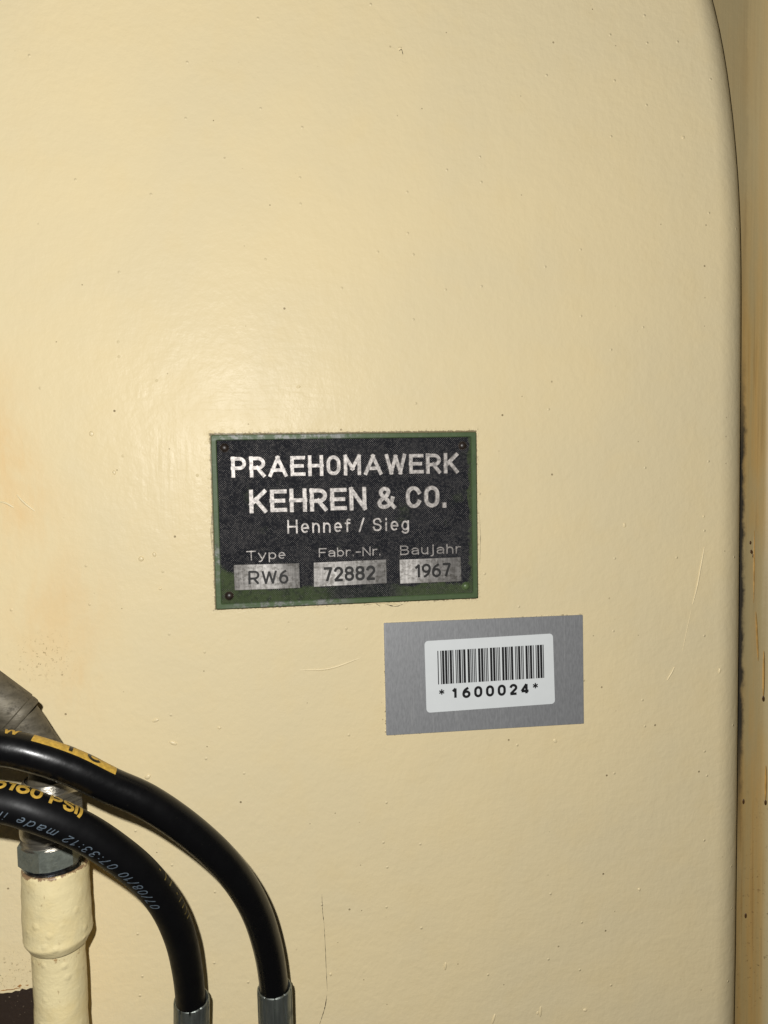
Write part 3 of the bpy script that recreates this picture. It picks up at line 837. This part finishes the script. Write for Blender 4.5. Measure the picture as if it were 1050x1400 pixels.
# ------------------------------------------------------------------ painted pipe with its socket
PX, PY, PZ = -105.9, -16.2, -115.2
pipe = thing('painted_pipe', 'upright cream painted pipe with a wider socket collar at its top, lower left', 'pipe', (PX, PY, PZ))
M_PIPE = mat_pipe()
def wob(V, amp=.22):
    out = []
    for v in V:
        a_ = math.atan2(v[1] - PY, v[0] - PX); z = v[2]
        d = amp * (math.sin(3 * a_ + z * .31) * .4 + math.sin(5 * a_ - z * .53 + 1) * .3 + math.sin(2 * a_ + z * .9) * .3)
        out.append((v[0] + d * math.cos(a_), v[1] + d * math.sin(a_), v[2]))
    return out
V, F = lathe([(9.1, -9), (9.3, -.5), (9.6, -.1), (10.3, 0), (10.7, -.25), (10.85, -1.0)] + [(10.85 + .35 * math.sin(k / 11 * PI * .5), -1 - 2.1 * k) for k in range(1, 12)] +
             [(11.3, -24.6), (11.15, -25.3), (10.65, -26.2), (10.0, -27.3), (9.7, -27.9), (9.5, -28.2), (8.7, -28.25)], (PX, PY, PZ), n=72)
mb = MB(); mb.add(wob(V), F); mb.build('socket_collar', M_PIPE, pipe, 60)
V, F = lathe([(8.7, -27.5), (8.75, -30)] + [(8.75, -30 - 3 * k) for k in range(1, 40)], (PX, PY, PZ), n=64)
mb = MB(); mb.add(wob(V), F); mb.build('pipe_tube', M_PIPE, pipe, 60)

# ------------------------------------------------------------------ steel hose fitting screwed into the socket
fit = thing('elbow_fitting', 'grey steel elbow fitting with hexagon nuts, rising from the pipe behind the hoses', 'pipe fitting', (PX, PY, PZ))
M_ZINC = mat_steel('zinc_plated_nut', (0.26, 0.285, 0.245), .42, dirt=(.09, .095, .07), dm=.5, bump=.25, metal=.6)
M_OLD = mat_steel('dull_old_steel', (0.150, 0.130, 0.092), .55, var=.4, scale=(.3, .3, 1), dirt=(.045, .038, .025), dm=.65, bump=.35, metal=.35)
M_BLUE = mat_steel('blued_thread', (0.20, 0.22, 0.26), .28, dirt=(.04, .04, .04), dm=.3)
FX = PX - .9
def hexnut(c, R, z0, z1, rot, ch=1.6, axis=(0, 0, 1)):
    """hexagon with turned chamfers at both ends"""
    V = []; F = []
    n = 48
    ap = R * math.cos(PI / 6)
    def hexr(t):
        t = (t - rot) % (PI / 3) - PI / 6
        return ap / math.cos(t)
    prof = [(ap - .6, z0, 0), (ap, z0 + .05, 0), (None, z0 + .0, 1), (None, z1, 2), (ap, z1 - .05, 0), (ap - .8, z1, 0)]
    rows = []
    for k in range(n):
        t = rot + 2 * PI * k / n
        r = hexr(t)
        drop = (r - ap) * .58                      # where the 30 degree chamfer cuts this direction
        rows.append([(ap - 1.2, z0), (ap - .2, z0), (r, z0 + drop), (r, z1 - drop), (ap - .2, z1), (ap - 1.8, z1 + .0)])
    for j in range(6):
        for k in range(n):
            t = rot + 2 * PI * k / n; r, z = rows[k][j]
            V.append((c[0] + r * math.cos(t), c[1] + r * math.sin(t), c[2] + z))
    for j in range(5):
        for k in range(n): F.append((j * n + k, j * n + (k + 1) % n, (j + 1) * n + (k + 1) % n, (j + 1) * n + k))
    F.append(tuple(5 * n + k for k in range(n))); F.append(tuple(range(n))[::-1])
    return V, F
C0 = (FX, PY - .5, PZ)
mb = MB(); mb.add(*lathe([(8.9, -6), (9.0, -1.2), (8.9, .4), (9.5, .9), (9.5, 1.6), (8.6, 1.7)], C0, n=48)); mb.build('threaded_skirt', M_BLUE, fit, 30)
mb = MB(); mb.add(*hexnut(C0, 10.6, 1.4, 9.6, math.radians(-36))); mb.build('hexagon_nut', M_ZINC, fit, 25)
M_TURN = mat_steel('turned_bright_steel', (0.36, 0.335, 0.28), .30, var=.4, scale=(.15, .15, 3), dirt=(.06, .05, .035), dm=.6, bump=.4, metal=.85)
mb = MB(); mb.add(*lathe([(9.9, 8.6), (9.4, 9.7), (9.0, 9.9), (8.4, 10.3), (8.6, 11.2), (9.6, 11.6), (9.8, 13.5), (9.7, 17.0), (9.2, 17.6)], C0, n=48)); mb.build('neck', M_TURN, fit, 40)
mb = MB(); mb.add(*hexnut(C0, 12.0, 16.5, 27.0, math.radians(-75))); mb.build('swivel_nut', M_TURN, fit, 25)
mb = MB(); mb.add(*lathe([(9.6, 26.9), (8.8, 28.3), (8.4, 29.6), (7.6, 30.4)], C0, n=48)); mb.build('turned_shoulder', M_TURN, fit, 40)
FA = at(33, 983, 20.0); FB = at(-11, 949.5, 20.0)            # ferrule end and a point up its axis
ax = (FB - FA); ax.y -= .6; ax.normalize()
path = spline([Vector(C0) + Vector((0, 0, 28)), at(68, 1052, 17), at(60, 1032, 18), at(46, 1010, 19), at(34, 991, 19.6), at(26, 979, 20)], 8)
mb = MB(); mb.add(*tube(path, lambda t: 6.8 - .5 * t, 32)); mb.build('elbow', M_OLD, fit, 60)
mb = MB(); V, F = lathe([(5.5, .3), (6.9, .2), (7.25, .8), (7.35, 2.2), (7.2, 3.0), (7.55, 3.4), (7.55, 22), (7.6, 60), (7.6, 80)], FA, ax, 36, True); mb.add(V, F); mb.build('crimp_ferrule', M_OLD, fit, 35)

# ------------------------------------------------------------------ two black hydraulic hoses
M_HOSE = mat_hose()
M_YEL = mat_flat('yellow_print', (0.50, 0.31, 0.05), .5, var=.25, nscale=900)
M_PALE = mat_flat('pale_blue_print', (0.095, 0.122, 0.15), .5, var=.35, nscale=900)
M_FERR = mat_steel('zinc_crimp_sleeve', (0.28, 0.305, 0.28), .36, scale=(1, 1, .12), dirt=(.075, .08, .06), dm=.45, bump=.25, metal=.85)
class Hose:
    def __init__(s, pts, r0, r1):
        s.P = spline([at(*p) for p in pts], 14)
        s.r0, s.r1 = r0, r1
        s.L = [0.0]
        for a_, b_ in zip(s.P, s.P[1:]): s.L.append(s.L[-1] + (b_ - a_).length)
    def rad(s, l):
        t = min(1, max(0, (l - s.L[-1] * .35) / (s.L[-1] * .6))); t = t * t * (3 - 2 * t)
        return s.r0 + (s.r1 - s.r0) * t
    def frame(s, l):
        i = 0
        while i < len(s.L) - 2 and s.L[i + 1] < l: i += 1
        t = (l - s.L[i]) / max(1e-6, s.L[i + 1] - s.L[i])
        p = s.P[i].lerp(s.P[i + 1], t)
        a_ = (s.P[min(i + 1, len(s.P) - 1)] - s.P[max(i - 1, 0)]).normalized(); b_ = (s.P[min(i + 2, len(s.P) - 1)] - s.P[i]).normalized()
        T = a_.lerp(b_, t).normalized()
        N = Vector((0, -1, 0)); N = (N - T * N.dot(T)).normalized()
        return p, T, N, -T.cross(N)
    def on(s, l, phi, dr=0.0):
        """point on the jacket: l along the hose, phi degrees from the viewer's side towards the outer edge"""
        p, T, N, U = s.frame(l); a_ = math.radians(phi)
        return p + (N * math.cos(a_) + U * math.sin(a_)) * (s.rad(l) + dr)
    def near(s, px, py, h):
        q_ = at(px, py, h)
        return min(zip(s.L, s.P), key=lambda e: (e[1] - q_).length)[0]
    def body(s, root, mt):
        V = []; F = []; n = 40; Ls = [s.L[-1] * k / 160 for k in range(161)]
        for l in Ls:
            for k in range(n): V.append(s.on(l, 360 * k / n))
        for i in range(160):
            for k in range(n): F.append((i * n + k, i * n + (k + 1) % n, (i + 1) * n + (k + 1) % n, (i + 1) * n + k))
        F.append(tuple(range(n))); F.append(tuple(160 * n + k for k in range(n)))
        mb = MB(); mb.add(V, F); return mb.build('hose_jacket', mt, root, 60)
    def sleeve(s, root, R=6.35, flats=10):
        """crimped end sleeve hanging from the lower end"""
        p, T, N, U = s.frame(s.L[-1])
        p = p - T * 10.6
        n = 80; V = []; F = []
        prof = [(s.r1 - .2, 1.6), (s.r1 + .25, .3), (R - .55, -.1), (R - .1, .25), (R, .9), (R, 4), (R, 40), (R, 60)]
        for j, (r, z) in enumerate(prof):
            for k in range(n):
                a_ = 2 * PI * k / n
                d = 0 if j < 2 else -.6 * max(0, math.cos(flats * a_)) ** 6 * (1 if j > 3 else .5)
                V.append(p + T * z + (N * math.cos(a_) + U * math.sin(a_)) * (r + d))
        for i in range(len(prof) - 1):
            for k in range(n): F.append((i * n + k, i * n + (k + 1) % n, (i + 1) * n + (k + 1) % n, (i + 1) * n + k))
        mb = MB(); mb.add(V, F); mb.build('crimp_sleeve', M_FERR, root, 30)
    def text(s, text, l0, l1, phi0, cap, t, mat, parent, name, flip=False, skew=0.0, wscale=1.0):
        """print on the jacket; upright reads along +l with its tops towards the outer edge, flip turns it end for end"""
        M = MB()
        sg = -1 if flip else 1
        ws = [glyph(c, t, wscale)[0] for c in text]
        gap = (abs(l1 - l0) / cap - sum(ws)) / max(1, len(text) - 1)
        x = 0.0; k = 0
        for ch, wd in zip(text, ws):
            if ch != ' ':
                for st, closed in glyph(ch, t, wscale)[1]:
                    k += 1; dz = .006 * (k % 4)
                    fine = []
                    q_ = st + ([st[0]] if closed else [])
                    for u, v in zip(q_, q_[1:]):
                        m = max(1, int(math.hypot(u[0] - v[0], u[1] - v[1]) / .12))
                        fine += [(u[0] + (v[0] - u[0]) * i / m, u[1] + (v[1] - u[1]) * i / m) for i in range(m)]
                    if not closed: fine.append(q_[-1])
                    def put(a_, b_, z, x=x, dz=dz):
                        l = l0 + sg * (x + a_ + skew * b_) * cap
                        ph = phi0 + sg * math.degrees(b_ * cap / s.rad(l))
                        return s.on(l, ph, .02 + (.05 + dz if z else 0.0))
                    M.add(*ribbon(fine, closed, t, put, 0.0, 0, 1, t * .2))
            x += wd + gap
        return M.build(name, mat, parent, 60)
# upper hose
up = Hose([(-420, 1120, 40), (-250, 1040, 45), (-110, 1014, 46), (0, 1022, 45), (50, 1032.5, 44.5), (100, 1049.5, 43), (150, 1073.5, 41), (200, 1095.5, 39), (252, 1130, 36), (298, 1170, 32), (330, 1209, 28), (352, 1250, 23), (366, 1295, 18.5), (373, 1335, 15.5), (376, 1372, 13.5), (376.5, 1385, 13.2)], 5.45, 5.2)
hp = up.P[-1]
h1 = thing('hydraulic_hose', 'outer black hose arching highest, with a yellow printed band on its crown', 'hose', hp, 'black hydraulic hoses')
j1 = up.body(h1, M_HOSE)
up.sleeve(h1)
l0, l1 = up.near(36, 1029, 45), up.near(145, 1071, 41)
V = []; F = []
for i in range(41):
    l = l0 + (l1 - l0) * i / 40
    for k in range(9): V.append(up.on(l, 63 + 67 * k / 8, .03))
for i in range(40):
    for k in range(8): F.append((i * 9 + k, (i + 1) * 9 + k, (i + 1) * 9 + k + 1, i * 9 + k + 1))
mb = MB(); mb.add(V, F); band = mb.build('yellow_band', M_YEL, h1, 60)
up.text('T', up.near(78, 1042, 43), up.near(88, 1046, 43), 68, 4.4, .26, M_HOSE, band, 'lettering', wscale=1.0)
up.text('C', up.near(106, 1052, 43), up.near(124, 1060, 43), 71, 4.4, .24, M_HOSE, band, 'lettering', wscale=1.4)
up.text('W', up.near(2, 1022, 45), up.near(21, 1026, 45), 70, 4.2, .17, M_YEL, h1, 'lettering', wscale=1.0)
# lower hose
lo = Hose([(-420, 1170, 40), (-250, 1108, 47), (-110, 1086, 50), (0, 1096.5, 50), (52, 1111.5, 49.5), (105, 1133, 47), (150, 1160, 43.5), (194, 1195, 38), (226, 1235, 32), (246, 1280, 26), (256, 1325, 20), (260.5, 1365, 15.5), (262, 1388, 13.5), (262, 1400, 13)], 5.85, 5.2)
h2 = thing('hydraulic_hose', 'inner black hose lying lower, with yellow and pale printed lettering', 'hose', lo.P[-1], 'black hydraulic hoses')
j2 = lo.body(h2, mat_hose(.42, .52, .16))
lo.sleeve(h2)
lo.text('(6160 PSI)', lo.near(-22, 1095, 50), lo.near(99, 1131, 47.5), 62, 5.2, .17, M_YEL, h2, 'yellow_lettering', wscale=.95)
lo.text('07/08/10 07:33:12 made in', lo.near(218, 1224, 34), lo.near(6, 1098, 50), 3, 2.85, .105, M_PALE, h2, 'pale_lettering', flip=True, skew=.42, wscale=1.0)
M_FADED = mat_flat('rubbed_yellow_print', (0.16, 0.115, 0.03), .55, var=.5, nscale=900)
lo.text('- ) /', lo.near(205, 1190, 37), lo.near(222, 1213, 35), 70, 2.6, .16, M_FADED, h2, 'rubbed_lettering')
lo.text('-//)/', lo.near(226, 1222, 33.5), lo.near(243, 1254, 29), 66, 2.6, .13, M_FADED, h2, 'rubbed_lettering')
